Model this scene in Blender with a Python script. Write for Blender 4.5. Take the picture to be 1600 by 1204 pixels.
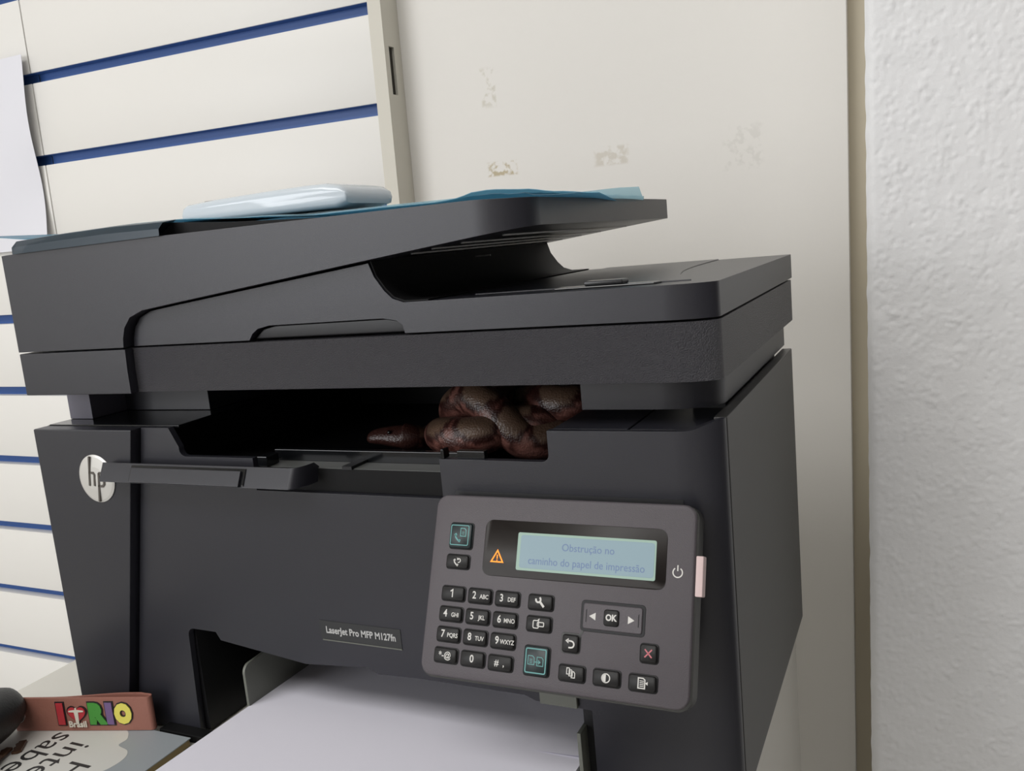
import bpy, bmesh, math, random
from mathutils import Matrix, Vector, noise

D = bpy.data
SC = bpy.context.scene
for o in list(D.objects): D.objects.remove(o)
COL = SC.collection

# ------------------------------------------------------------------ camera
cam = D.cameras.new('camera'); co = D.objects.new('camera', cam); COL.objects.link(co)
cam.sensor_width = 36; cam.lens = 1375 * 36 / 1600; cam.clip_start = .01
RX = Vector((.9034738772, .4187106287, -.0917407358))
RY = Vector((-.0152655931, -.1824596119, -.9830948335))
RZ = Vector((-.4283712349, .8896009776, -.1584556269))
mw = Matrix((RX, -RY, -RZ)).transposed().to_4x4()
mw.translation = Vector((.4982936, -.3590371, .0851703))
co.matrix_world = mw
SC.camera = co

# ------------------------------------------------------------------ world and lights
w = D.worlds.new('World'); SC.world = w; w.use_nodes = True
w.node_tree.nodes['Background'].inputs[0].default_value = (.93, .95, 1, 1)
w.node_tree.nodes['Background'].inputs[1].default_value = .05
def area(name, loc, target, sx, sy, power, col=(1, 1, 1)):
    l = D.lights.new(name, 'AREA'); l.shape = 'RECTANGLE'; l.size = sx; l.size_y = sy
    l.energy = power; l.color = col
    o = D.objects.new(name, l); COL.objects.link(o); o.location = loc
    o.rotation_euler = (Vector(target) - Vector(loc)).to_track_quat('-Z', 'Y').to_euler()
    return o
area('ceiling_light', (-.1, -1.35, 1.66), (-.1, -1.0, 0), 2.4, 1.0, 43, (1, .99, .975))
area('window_light', (-1.25, -2.3, .45), (.1, .1, .05), 1.5, 1.2, 27, (.95, .965, 1))
SC.view_settings.view_transform = 'Standard'; SC.view_settings.look = 'None'
SC.view_settings.exposure = .06; SC.view_settings.gamma = 1
SC.view_settings.use_curve_mapping = False

# ------------------------------------------------------------------ helpers
def lin(c):
    return tuple((v / 255 / 12.92 if v / 255 <= .04045 else ((v / 255 + .055) / 1.055) ** 2.4) for v in c) + (1,)
def mat(name, rgb, rough=.5, metal=0, spec=.5, bump=0, bscale=300, emit=0, coat=0, alpha=1, var=0, vscale=8, trans=0):
    m = D.materials.new(name); m.use_nodes = True; nt = m.node_tree; b = nt.nodes['Principled BSDF']
    c = lin(rgb); b.inputs['Base Color'].default_value = c
    b.inputs['Roughness'].default_value = rough; b.inputs['Metallic'].default_value = metal
    b.inputs['Specular IOR Level'].default_value = spec
    b.inputs['Coat Weight'].default_value = coat; b.inputs['Alpha'].default_value = alpha
    b.inputs['Transmission Weight'].default_value = trans
    if emit:
        b.inputs['Emission Color'].default_value = c; b.inputs['Emission Strength'].default_value = emit
    tc = nt.nodes.new('ShaderNodeTexCoord')
    if bump:
        n = nt.nodes.new('ShaderNodeTexNoise'); n.inputs['Scale'].default_value = bscale; n.inputs['Detail'].default_value = 3
        nt.links.new(tc.outputs['Object'], n.inputs['Vector'])
        bp = nt.nodes.new('ShaderNodeBump'); bp.inputs['Strength'].default_value = bump; bp.inputs['Distance'].default_value = .001
        nt.links.new(n.outputs['Fac'], bp.inputs['Height']); nt.links.new(bp.outputs['Normal'], b.inputs['Normal'])
    if var:
        n = nt.nodes.new('ShaderNodeTexNoise'); n.inputs['Scale'].default_value = vscale; n.inputs['Detail'].default_value = 4
        nt.links.new(tc.outputs['Object'], n.inputs['Vector'])
        mx = nt.nodes.new('ShaderNodeMix'); mx.data_type = 'RGBA'
        mx.inputs[6].default_value = tuple(v * (1 - var) for v in c[:3]) + (1,)
        mx.inputs[7].default_value = tuple(min(1, v * (1 + var)) for v in c[:3]) + (1,)
        nt.links.new(n.outputs['Fac'], mx.inputs[0]); nt.links.new(mx.outputs[2], b.inputs['Base Color'])
    return m

ORG = {}
class MB:
    join = None
    def __init__(s): s.v = []; s.f = []; s.m = []
    def add(s, vs, fs, mi=0):
        b = len(s.v); s.v += [tuple(v) for v in vs]
        for f in fs: s.f.append([b + i for i in f]); s.m.append(mi)
        return s
    def box(s, x0, x1, y0, y1, z0, z1, mi=0):
        return s.add([(x0,y0,z0),(x1,y0,z0),(x1,y1,z0),(x0,y1,z0),(x0,y0,z1),(x1,y0,z1),(x1,y1,z1),(x0,y1,z1)],
                     [(0,3,2,1),(4,5,6,7),(0,1,5,4),(1,2,6,5),(2,3,7,6),(3,0,4,7)], mi)
    def loft(s, rings, mi=0, caps=True, close=True):
        n = len(rings[0]); b = len(s.v)
        for r in rings: s.v += [tuple(v) for v in r]
        for k in range(len(rings) - 1):
            for i in range(n if close else n - 1):
                j = (i + 1) % n
                s.f.append([b + k*n + i, b + k*n + j, b + (k+1)*n + j, b + (k+1)*n + i]); s.m.append(mi)
        if caps:
            s.f.append([b + i for i in range(n)][::-1]); s.m.append(mi)
            s.f.append([b + (len(rings)-1)*n + i for i in range(n)]); s.m.append(mi)
        return s
    def prism(s, poly, axis, a, b, mi=0):
        def P(p, t):
            return (t, p[0], p[1]) if axis == 'x' else (p[0], t, p[1]) if axis == 'y' else (p[0], p[1], t)
        return s.loft([[P(p, a) for p in poly], [P(p, b) for p in poly]], mi)
    def corner(s, x0, a, b, yf, y1, zb, zt, n=14, mi=0, y0=None):
        zb = zb if callable(zb) else (lambda x, k=zb: k); zt = zt if callable(zt) else (lambda x, k=zt: k)
        R = []
        for i in range(n + 1):
            t = math.pi / 2 * i / n; x = x0 + a * math.sin(t); y = yf + b * (1 - math.cos(t))
            yb = y1 if y0 is None or i else y0
            R.append([(x, y, zb(x)), (x, y, zt(x)), (x, yb, zt(x)), (x, yb, zb(x))])
        s.join = x0
        return s.loft(R, mi)
    def tube(s, pts, r, n=8, mi=0):
        pts = [Vector(p) for p in pts]; rings = []; up = Vector((0, 0, 1))
        for i, p in enumerate(pts):
            t = (pts[min(i+1, len(pts)-1)] - pts[max(i-1, 0)]).normalized()
            a = t.cross(up)
            if a.length < .05: a = t.cross(Vector((1, 0, 0)))
            a.normalize(); c = a.cross(t); rr = r[i] if isinstance(r, (list, tuple)) else r
            rings.append([p + (a*math.cos(2*math.pi*k/n) + c*math.sin(2*math.pi*k/n)) * rr for k in range(n)])
        return s.loft(rings, mi)
    def xf(s, M, start=0):
        s.v = s.v[:start] + [tuple(M @ Vector(v)) for v in s.v[start:]]; return s
    def build(s, name, mats, parent=None, bevel=0, seg=2, ang=32, colors=None):
        me = D.meshes.new(name); bm = bmesh.new()
        vs = [bm.verts.new(v) for v in s.v]
        for f, mi in zip(s.f, s.m):
            try: fc = bm.faces.new([vs[i] for i in f]); fc.material_index = mi
            except ValueError: pass
        if s.join is not None:      # weld a rounded corner to the flat front it continues
            kill = [f for f in bm.faces if all(abs(v.co.x - s.join) < 1e-6 for v in f.verts)]
            bmesh.ops.delete(bm, geom=kill, context='FACES_ONLY')
            bmesh.ops.remove_doubles(bm, verts=bm.verts, dist=1e-6)
        bmesh.ops.recalc_face_normals(bm, faces=bm.faces)
        if bevel:
            bm.edges.ensure_lookup_table()
            es = [e for e in bm.edges if len(e.link_faces) == 2 and e.calc_face_angle(0) > .6]
            if es: bmesh.ops.bevel(bm, geom=es, offset=bevel, segments=seg, affect='EDGES', profile=.5, clamp_overlap=True)
        a = math.radians(ang)
        for f in bm.faces: f.smooth = True
        for e in bm.edges:
            e.smooth = len(e.link_faces) == 2 and e.calc_face_angle(0) < a
        xs = [v.co for v in bm.verts]
        lo = Vector([min(c[i] for c in xs) for i in range(3)]); hi = Vector([max(c[i] for c in xs) for i in range(3)])
        o = (lo + hi) / 2
        for v in bm.verts: v.co -= o
        bm.to_mesh(me); bm.free()
        for m in (mats if isinstance(mats, (list, tuple)) else [mats]): me.materials.append(m)
        ob = link(name, me, o, parent)
        if bevel:
            wn = ob.modifiers.new('weighted_normal', 'WEIGHTED_NORMAL'); wn.keep_sharp = True; wn.weight = 80
        return ob
def link(name, me, o, parent=None):
    ob = D.objects.new(name, me); COL.objects.link(ob); o = Vector(o)
    if parent: ob.parent = parent; ob.location = o - ORG[parent]
    else: ob.location = o
    ORG[ob] = o
    return ob
def tag(o, label=None, cat=None, group=None, kind=None):
    if label: o['label'] = label
    if cat: o['category'] = cat
    if group: o['group'] = group
    if kind: o['kind'] = kind
    return o
def thing(name, loc, label, cat, group=None):
    o = link(name, None, loc); tag(o, label, cat, group); return o
def rrect(w, h, r, n=4, cx=0, cy=0):
    P = []
    for (sx, sy, a0) in ((1, 1, 0), (-1, 1, 90), (-1, -1, 180), (1, -1, 270)):
        for k in range(n + 1):
            a = math.radians(a0 + 90 * k / n)
            P.append((cx + sx*(w/2 - r) + r*math.cos(a), cy + sy*(h/2 - r) + r*math.sin(a)))
    return P
def ribbon(mb, pts, wd, z0, z1, closed=False, mi=0):
    """flat printed stroke in local (u, v) with thickness along local w"""
    n = len(pts); P = [Vector(p) for p in pts]; L = []; Rr = []
    for i in range(n):
        a = P[(i-1) % n] if (closed or i) else P[i]; b = P[(i+1) % n] if (closed or i < n-1) else P[i]
        d1 = (P[i] - a); d2 = (b - P[i])
        if d1.length < 1e-9: d1 = d2
        if d2.length < 1e-9: d2 = d1
        d1.normalize(); d2.normalize(); t = (d1 + d2)
        if t.length < 1e-6: t = d1
        t.normalize(); nn = Vector((-t.y, t.x)); k = 1 / max(.5, nn.dot(Vector((-d1.y, d1.x))))
        L.append(P[i] + nn * wd/2 * k); Rr.append(P[i] - nn * wd/2 * k)
    m = n if closed else n - 1
    for i in range(m):
        j = (i + 1) % n
        q = [L[i], L[j], Rr[j], Rr[i]]
        mb.prism([(p.x, p.y) for p in q], 'z', z0, z1, mi)
def arc(cx, cy, r, a0, a1, n=12, ry=None):
    ry = ry or r
    return [(cx + r*math.cos(math.radians(a0 + (a1-a0)*i/n)), cy + ry*math.sin(math.radians(a0 + (a1-a0)*i/n))) for i in range(n+1)]
def text_into(mb, body, size, M, mi=0, ext=.0001, align='CENTER', bold=0, sx=1):
    c = D.curves.new('t', 'FONT'); c.body = body; c.size = size; c.extrude = ext; c.align_x = align; c.align_y = 'CENTER'
    c.offset = bold; c.resolution_u = 3
    o = D.objects.new('t', c); me = D.meshes.new_from_object(o)
    S = Matrix.Diagonal((sx, 1, 1, 1))
    mb.add([M @ (S @ v.co) for v in me.vertices], [tuple(p.vertices) for p in me.polygons], mi)
    D.objects.remove(o); D.curves.remove(c); D.meshes.remove(me)
T = Matrix.Translation
def smoothstep(a, b, x):
    t = max(0, min(1, (x - a) / (b - a))); return t*t*(3 - 2*t)
def interp(tab, x):
    if x <= tab[0][0]: return tab[0][1]
    for (x0, y0), (x1, y1) in zip(tab, tab[1:]):
        if x <= x1:
            t = (x - x0) / (x1 - x0); t = t*t*(3-2*t)*.5 + t*.5
            return y0 + (y1 - y0) * t
    return tab[-1][1]

# ------------------------------------------------------------------ materials
BLK = mat('black_plastic', (36, 36, 42), .34, bump=.10, bscale=3200, spec=.5)
GRAIN = mat('grained_plastic', (55, 54, 59), .36, bump=1.0, bscale=1900, spec=.5)
DARK = mat('dark_plastic', (22, 22, 24), .45, spec=.35)
GLOSS = mat('glossy_black_plastic', (16, 17, 19), .14, spec=.5)
SIDE = mat('side_plastic', (40, 39, 38), .38, bump=.1, bscale=3200, spec=.45)
HINGE = mat('grey_hinge_plastic', (98, 96, 108), .5)
GRAIN.node_tree.nodes['Bump'].inputs['Distance'].default_value = .0011
PANEL = mat('panel_plastic', (80, 75, 79), .5, bump=.25, bscale=3000, spec=.5)
PEDGE = mat('panel_edge_plastic', (52, 52, 50), .4)
BTN = mat('button_rubber', (22, 21, 21), .5, spec=.4)
TEALB = mat('teal_button', (22, 36, 38), .4)
TEAL = mat('teal_print', (92, 150, 148), .5)
WPR = mat('white_print', (205, 203, 198), .5)
RPR = mat('red_print', (190, 105, 112), .5)
ORG_L = mat('amber_light', (255, 140, 30), .5, emit=.75)
BEZ = mat('display_bezel', (36, 32, 30), .42, spec=.35)
VOID = mat('matt_black_plastic', (13, 13, 14), .6, spec=.2)
SCRN = mat('lit_display', (114, 134, 142), .4, emit=.42)
SCRE = mat('lit_display_rim', (124, 146, 134), .4, emit=.48)
STXT = mat('display_text', (88, 106, 138), .5, emit=.38)
PINK = mat('pink_plastic_tab', (205, 182, 180), .45)
GUIDE = mat('grey_guide_plastic', (104, 106, 98), .45)
SILV = mat('silver_badge', (205, 203, 198), .35, metal=.35, spec=.6)
PAPER = mat('white_paper', (230, 228, 238), .75, spec=.2)
LEATH = mat('brown_leather', (148, 98, 84), .6, bump=.2, bscale=900)
LEATHD = mat('dark_brown_leather', (78, 52, 44), .6, bump=.2, bscale=900)
WALLW = (228, 225, 218)

# ------------------------------------------------------------------ the setting (tilted slightly against the desk, as the photo shows)
BG = Matrix(((.99968197, -.01842054, .0172234, 0), (.01848001, .99982378, -.00330005, 0),
             (-.01715957, .00361728, .99984622, 0), (0, 0, 0, 1)))
def place(o):
    o.matrix_world = BG @ Matrix.Translation(o.location); return o
def wallmat(name, rgb, marks=()):
    m = mat(name, rgb, .55, bump=.15, bscale=120, spec=.3, var=.02, vscale=3)
    if marks:
        nt = m.node_tree; b = nt.nodes['Principled BSDF']; src = b.inputs['Base Color'].links[0].from_socket
        geo = nt.nodes.new('ShaderNodeTexCoord'); sep = nt.nodes.new('ShaderNodeSeparateXYZ')
        nt.links.new(geo.outputs['Object'], sep.inputs[0])
        nz = nt.nodes.new('ShaderNodeTexNoise'); nz.inputs['Scale'].default_value = 140; nz.inputs['Detail'].default_value = 5
        nt.links.new(geo.outputs['Object'], nz.inputs['Vector'])
        def M(op, a, c=None):
            n = nt.nodes.new('ShaderNodeMath'); n.operation = op
            for i, q in enumerate((a, c)):
                if q is None: continue
                if isinstance(q, (int, float)): n.inputs[i].default_value = q
                else: nt.links.new(q, n.inputs[i])
            return n.outputs[0]
        for (cx, cz, hw, hh, col, thr, st) in marks:
            dx = M('DIVIDE', M('ABSOLUTE', M('SUBTRACT', sep.outputs[0], cx)), hw)
            dz = M('DIVIDE', M('ABSOLUTE', M('SUBTRACT', sep.outputs[2], cz)), hh)
            d = M('SUBTRACT', 1, M('MAXIMUM', dx, dz))
            k = M('MINIMUM', M('MAXIMUM', M('MULTIPLY', d, 4), 0), 1)
            n_ = M('MINIMUM', M('MAXIMUM', M('MULTIPLY', M('SUBTRACT', nz.outputs['Fac'], thr), 9), 0), 1)
            f = M('MULTIPLY', M('MULTIPLY', k, n_), st)
            mx = nt.nodes.new('ShaderNodeMix'); mx.data_type = 'RGBA'
            nt.links.new(f, mx.inputs[0]); nt.links.new(src, mx.inputs[6]); mx.inputs[7].default_value = lin(col)
            src = mx.outputs[2]
        nt.links.new(src, b.inputs['Base Color'])
    return m

FL = -.93
wc = Vector(((-1.3 + .4436) / 2, .4947, (FL + 1.6) / 2))
mk = [(.1006 - wc.x, .244 - wc.z, .009, .021, (186, 180, 160), .50, .5),
      (.1096 - wc.x, .1625 - wc.z, .018, .008, (176, 160, 122), .46, .8),
      (.2269 - wc.x, .163 - wc.z, .019, .010, (196, 188, 172), .42, .55),
      (.3526 - wc.x, .158 - wc.z, .020, .022, (200, 197, 190), .50, .35),
      (.36 - wc.x, .32 - wc.z, .012, .022, (200, 197, 190), .52, .35)]
WB = wallmat('painted_board', (227, 224, 218), mk)
o = MB().box(-1.3, .4436, .4847, .5047, FL, 1.6).build('wall_back', WB, bevel=.001); place(tag(o, kind='structure'))
o = MB().box(.4436, .462, .4985, .5047, FL, 1.6).build('trim_1', mat('beige_trim', (190, 180, 158), .6)); place(tag(o, kind='structure'))  # beige-brown paint, its tone deepened for the recess shade
# rough plaster wall: real relief
def stucco():
    mb = MB(); x0, x1, z0, z1 = .4666, .84, -.36, .35; nx, nz = 330, 600; YF = .25
    rows = []
    for j in range(nz + 1):
        z = z0 + (z1 - z0) * j / nz; row = []
        for i in range(nx + 1):
            x = x0 + (x1 - x0) * i / nx
            n1 = noise.noise(Vector((x*370, z*320, 1.3))); n2 = noise.noise(Vector((x*80, z*65, 7.1)))
            n3 = noise.noise(Vector((x*560, z*520, 3.1)))
            h = smoothstep(.15, .5, n1) * .0007 * (.5 + .9 * n2) - smoothstep(.3, .55, -n1) * .0005 + n2 * .0004 + n3 * .00008
            e = max(0, 1 - (x - x0) / .006)
            row.append((x + .0006 * noise.noise(Vector((3, 1, z*90))) * e, YF - h * (1 - e) + .005 * e * e, z))
        rows.append(row)
    mb.loft(rows, caps=False, close=False)
    mb.box(.4669, x1, YF + .0055, .5047, z0, z1); mb.box(.4669, 1.6, YF, .5047, FL, z0); mb.box(.4669, 1.6, YF, .5047, z1, 1.7)
    mb.box(x1, 1.6, YF, .5047, z0, z1)
    return mb.build('wall_right', mat('rough_plaster', (231, 231, 231), .8, bump=.2, bscale=420, spec=.2), ang=60)
place(tag(stucco(), kind='structure'))
for nm, b_, m_ in (('floor', (-2.1, 1.7, -2.7, .5, FL - .02, FL), mat('floor_tile', (196, 194, 190), .4, var=.05)),
                   ('ceiling', (-2.1, 1.7, -2.7, .6, 1.72, 1.76), mat('ceiling_paint', (215, 213, 208), .8)),
                   ('wall_left', (-2.1, -2.06, -2.7, .6, FL, 1.72), mat('side_wall_paint', (205, 202, 196), .8)),
                   ('wall_front', (-2.1, 1.7, -2.74, -2.7, FL, 1.72), mat('front_wall_paint', (226, 223, 220), .8)),
                   ('wall_rear', (-2.1, -1.3, .505, .52, FL, 1.72), mat('rear_wall_paint', (205, 202, 196), .8)),
                   ('wall_far_right', (1.62, 1.66, -2.7, .6, FL, 1.72), mat('dark_reflection_wall', (104, 101, 100), .7))):  # unseen wall, toned dark to shape reflections on the printer's rounded corners
    tag(MB().box(*b_).build(nm, m_), kind='structure')

# ------------------------------------------------------------------ slatwall panels
SLAT = mat('slat_laminate', (229, 227, 222), .4, spec=.35)
BLUE = mat('blue_groove_insert', (50, 90, 156), .45)
def slatwall(x0, x1, label, endstrip=False):
    t = thing('slatwall_panel', BG @ Vector(((x0+x1)/2, .4685, FL)), label, 'wall panel', 'slatwall panels side by side')
    t.rotation_euler = BG.to_euler(); xm = (x0 + x1) / 2
    def loc(name, me, v):
        ob = D.objects.new(name, me); COL.objects.link(ob); ob.parent = t
        ob.location = (v[0] - xm, v[1] - .4685, v[2] - FL); return ob
    s = MB().box(x0, x1, .4525, .4665, 0, .0876).build('slat', SLAT, bevel=.0006); me = s.data; D.objects.remove(s)
    g = MB()
    g.prism([(.4528, -.0128), (.4528, -.0124), (.4638, -.0124), (.4638, -.0001), (.4528, -.0001), (.4528, .0004), (.4645, .0004), (.4645, -.0128)], 'x', x0, x1)
    g = g.build('groove_insert', BLUE); ge = g.data; D.objects.remove(g)
    k = -2
    while True:
        zt = .340 - .1 * k                       # top edge of the groove below this slat
        if zt - .1 < FL: break
        loc('slat', me, (xm, .4595, zt + .0438)); loc('groove_insert', ge, (xm, .4595, zt - .00625))
        k += 1
    b = MB().box(x0, x1, .467, .4846, FL + .002, .64).build('backing_board', SLAT); be = b.data; D.objects.remove(b)
    loc('backing_board', be, (xm, .4758, (FL + .642) / 2))
    if endstrip:
        mb = MB(); a, b_ = x1 + .0002, x1 + .0157; H0, H1 = FL + .002, .64; s0, s1 = .2476, .2957
        mb.box(a, b_, .4515, .4846, H0, s0); mb.box(a, b_, .4515, .4846, s1, H1)
        mb.box(a, b_ - .004, .4515, .4846, s0, s1); mb.box(b_ - .004, b_, .4515, .4602, s0, s1); mb.box(b_ - .004, b_, .4705, .4846, s0, s1)
        e = mb.build('end_strip', mat('end_strip_laminate', (206, 202, 190), .5)); ee = e.data; D.objects.remove(e)
        loc('end_strip', ee, ((a + b_) / 2, (.4515 + .4846) / 2, (H0 + H1) / 2))
        e = MB().box(0, .001, .4602, .4705, s0, s1).build('latch_slot', mat('slot_dark', (40, 36, 28), .7)); ee = e.data; D.objects.remove(e)
        loc('latch_slot', ee, (b_ - .0035, .46535, (s0 + s1) / 2))
    return t
slatwall(-.5115, -.0127, 'white slatwall panel with blue grooves directly behind the printer', True)
slatwall(-1.0125, -.5135, 'white slatwall panel at far left carrying the hanging paper sheet')
# hanging sheet
mb = MB(); rows = []
for j in range(25):
    z = .362 - .238 * j / 24; row = []
    for i in range(13):
        x = -.74 + (.2265 + .006 * (j / 24) - .010 * smoothstep(.0, .8, j / 24)) * i / 12
        e = (i / 12) ** 3
        row.append((x, .4475 - .004 * e * (1 + math.sin(j / 24 * 7)) - .0012 * math.sin(j * .4 + i * .3), z))
    rows.append(row)
mb.loft([[ (x, y, z) for x, y, z in r] for r in rows], caps=False, close=False)
mb.loft([[ (x, y + .0003, z) for x, y, z in r] for r in rows], caps=False, close=False)
o = mb.build('paper_sheet', mat('sheet_paper', (224, 224, 230), .7, spec=.2)); place(o)
tag(o, 'white paper sheet hanging on the slatwall at the left edge', 'paper')

# ------------------------------------------------------------------ desk
TZ = -.192
DW = mat('white_laminate', (214, 211, 202), .4, spec=.4)
desk = thing('desk', (.16, -.1, FL), 'white laminate desk the black printer stands on', 'desk')
MB().box(-.085, .41, -.34, .25, TZ - .025, TZ).build('desk_top', DW, desk, bevel=.001)
MB().box(.391, .4098, -.335, .249, FL + .0005, TZ - .0252).build('side_panel', DW, desk, bevel=.0008)
MB().box(-.0848, -.066, -.335, .249, FL + .0005, TZ - .0252).build('side_panel', DW, desk, bevel=.0008)
MB().box(-.0655, .3905, .232, .248, -.6, TZ - .0252).build('back_panel', DW, desk)

# ------------------------------------------------------------------ printer
pr = thing('printer', (.21, .1, TZ), 'large black multifunction printer with tilted keypad panel and open output slot', 'printer')
xs = lambda z: .0852 + .2293 * z                     # slanting joint of the left column
HB = -.190                                           # underside of the housing
# chassis with output bay and paper cavity
mb = MB()
mb.box(.0012, .098, .0046, .213, HB, -.0012)                  # left block
mb.box(.098, .345, .0046, .213, -.122, -.0345)                # between tray and bay
mb.box(.098, .345, .15, .213, HB, -.122)
mb.box(.345, .4140, .0046, .213, HB, -.0065)                  # right block
mb.box(.098, .345, .0215, .213, -.0345, -.027)                # bay floor
mb.box(.098, .345, .2, .213, -.027, .0205)                    # bay back
mb.box(.345, .364, .0046, .213, -.0065, -.0062)
mb.build('housing', DARK, pr)
# decks
MB().box(.3415, .3775, .0047, .2, -.0058, 0).build('deck_plate', BLK, pr, bevel=.0005)
MB().box(.3785, .4138, .0047, .2, -.0058, 0).build('deck_plate', BLK, pr, bevel=.0005)
MB().prism([(.001,.0047),(.110,.0047),(.106,.06),(.098,.2),(.001,.2)], 'z', -.001, .0006).build('deck_plate', GLOSS, pr, bevel=.0004)
# front cover
def arcp(cx, cy, r, a0, a1, n=5): return arc(cx, cy, r, a0, a1, n)
P = [(xs(HB), HB), (xs(0), 0), (.1065, 0), (.1125, -.011)] + arcp(.1165, -.0125, .004, 180, 270) + [(.1655, -.0165), (.1655, -.0345), (.2825, -.0345), (.2825, -.0145)]
P += arcp(.337, -.0112, .0035, 270, 360) + [(.3405, 0), (.3985, 0), (.3985, HB), (.3515, HB), (.3515, -.1360), (.3222, -.1352), (.3165, -.1330), (.2570, -.1327), (.2308, -.1337), (.2245, -.1308), (.1830, -.1340), (.122, -.127)]
P += [(.119, -.1222)] + arcp(.1015, -.1265, .0045, 90, 180) + [(.0945, HB)]
mb = MB().prism(P, 'y', 0, .004)
mb.corner(.3985, .0215, .0090, 0, .0098, HB, lambda x: .0042 * smoothstep(.404, .4195, x), y0=.004)
mb.build('front_cover', BLK, pr, bevel=.0006)
# left column (stands proud by 6 mm)
MB().prism([(0, HB), (0, 0), (xs(0) - .0016, 0), (xs(HB) - .0016, HB)], 'y', -.006, .0044).build('left_column', BLK, pr, bevel=.0008)
MB().box(0, .0011, .0044, .213, HB, 0).build('left_side_panel', SIDE, pr)
# right side panel
MB().box(.4144, .4203, .0106, .2125, -.1752, .0042).build('right_side_panel', SIDE, pr, bevel=.0006)
for x in (.03, .39):
    for y in (.02, .19): MB().prism(arc(x, y, .009, 0, 330, 11), 'z', TZ, HB + .001).build('foot', DARK, pr)
# risers under the scanner
mb = MB().box(.351, .389, .02, .0255, .0055, .0212); mb.corner(.389, .026, .018, .02, .2190, .0055, .0212, y0=.0255)
mb.build('scanner_riser', BLK, pr, bevel=.0004)
MB().box(.396, .4115, .05, .2, -.001, .0056).build('riser_foot', DARK, pr)
MB().prism([(.0215, .047), (.0935, .047), (.105, .2), (.0215, .2)], 'z', .0007, .0212).build('scanner_riser', BLK, pr, bevel=.0005)
MB().box(.0006, .021, .0205, .2, .0007, .0212).build('hinge_block', HINGE, pr, bevel=.0004)
# scanner lid
def xl(z): return .0838 + .13 * (z - .0)
mb = MB().prism([(.0005, .0212), (.398, .0212), (.398, .0466), (.0005, .0466)], 'y', 0, .2200)
mb.corner(.398, .0225, .009, 0, .2200, .0212, .0466)
mb.build('scanner_base', GRAIN, pr, bevel=.0005)
MB().prism([(.0, .0211), (xs(.0211) - .0012, .0211), (.0888, .034), (.0895, .0466), (.0, .0466)], 'y', -.006, -.0002).build('scanner_base_corner', BLK, pr, bevel=.0006)
# document cover with wedge under the feeder
Pc = [(.0905, .0476), (.0912, .0525), (.0935, .0582), (.0985, .0635), (.1075, .0668), (.13, .0693), (.2547, .0822), (.2572, .0755), (.262, .0686), (.2662, .0645), (.2722, .0624), (.398, .0624), (.398, .0476)]
hr = [(.2712, .0476), (.2702, .0515), (.2672, .0538), (.2595, .0552), (.1892, .0549), (.1815, .0535), (.1775, .0510), (.1749, .0476)]
mb = MB().prism(Pc + hr, 'y', 0, .2245)
mb.corner(.398, .0225, .009, 0, .2245, .0476, .0624)
mb.build('document_cover', BLK, pr, bevel=.0005)
MB().prism([(.1752, .0478), (.271, .0478), (.2695, .0512), (.266, .0535), (.259, .0548), (.19, .0545), (.182, .053)], 'y', .0035, .2200).build('handle_recess', mat('recess_black', (26, 26, 28), .3, spec=.3), pr, bevel=.0008)
# relief on top of the document cover
mb = MB().prism([(.345, .012), (.392, .012), (.394, .018), (.347, .019)], 'z', .0623, .0634)
mb.prism([(.3595, .0125), (.3775, .0125), (.3785, .019), (.3605, .019)], 'z', .0634, .0655)
mb.build('paper_stop', GLOSS, pr, bevel=.0007)
mb = MB(); pts = [(.377 + .0, .22), (.3775, .17), (.380, .12), (.385, .08), (.393, .045), (.405, .025)]
Q = []
for i in range(40):
    t = i / 39; y = .221 - t * .2; x = .376 + .03 * t ** 3; Q.append((x, y))
mb.prism([(.300, .221)] + Q + [(.300, .021)], 'z', .0620, .0630)
mb.build('output_surface', BLK, pr, bevel=.0004)
# feeder body: extruded along depth, tray corner rounded
zb = lambda x: .0835 + (x - .2555) * .101
zt = lambda x: interp([(.3, .1062), (.345, .1046)], x)
Pf = [(0, .0476), (.0888, .0476), (.0895, .0525), (.0918, .0585), (.0972, .0642), (.1075, .0677), (.13, .0702), (.2545, .0833), (.316, zb(.316)), (.316, zt(.316)), (.1323, .1064), (.02, .1060), (.004, .1058), (0, .1056)]
mb = MB().prism(Pf, 'y', -.006, .2265)
mb.corner(.316, .0265, .016, -.006, .2265, zb, zt, 16)
mb.build('document_feeder', BLK, pr, bevel=.0006)
cv = [(.2550, .0826), (.2572, .0755), (.262, .0686), (.2662, .0645), (.2722, .0624), (.285, .0623)]
MB().prism([(x, z + .0001) for x, z in cv] + [(x + .0006, z + .0008) for x, z in cv[::-1]], 'y', .0012, .2235).build('slot_shade_liner', VOID, pr)  # added near-black liner that deepens the shade inside the feeder slot
for i, (x, yy) in enumerate(((.272, .012), (.286, .008), (.300, .012), (.318, .02))):
    MB().box(x, x + .0008, yy, .21, zb(x) - .0007, zb(x) + .0004).build('tray_rib', GLOSS, pr)
MB().box(.2625, .272, .098, .099, .0795, .0803).build('slot_glint', mat('pale_glint', (150, 150, 150), .4), pr)  # small pale bar painting a glint inside the feeder slot
hump = [(.0045, .1057), (.0065, .1090), (.012, .1118), (.03, .1131), (.0895, .1142), (.125, .1136), (.17, .1098), (.205, .1078), (.232, .1063), (.232, .1057)]
MB().prism(hump, 'y', .004, .21).build('feeder_cover', VOID, pr, bevel=.0004)
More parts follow.
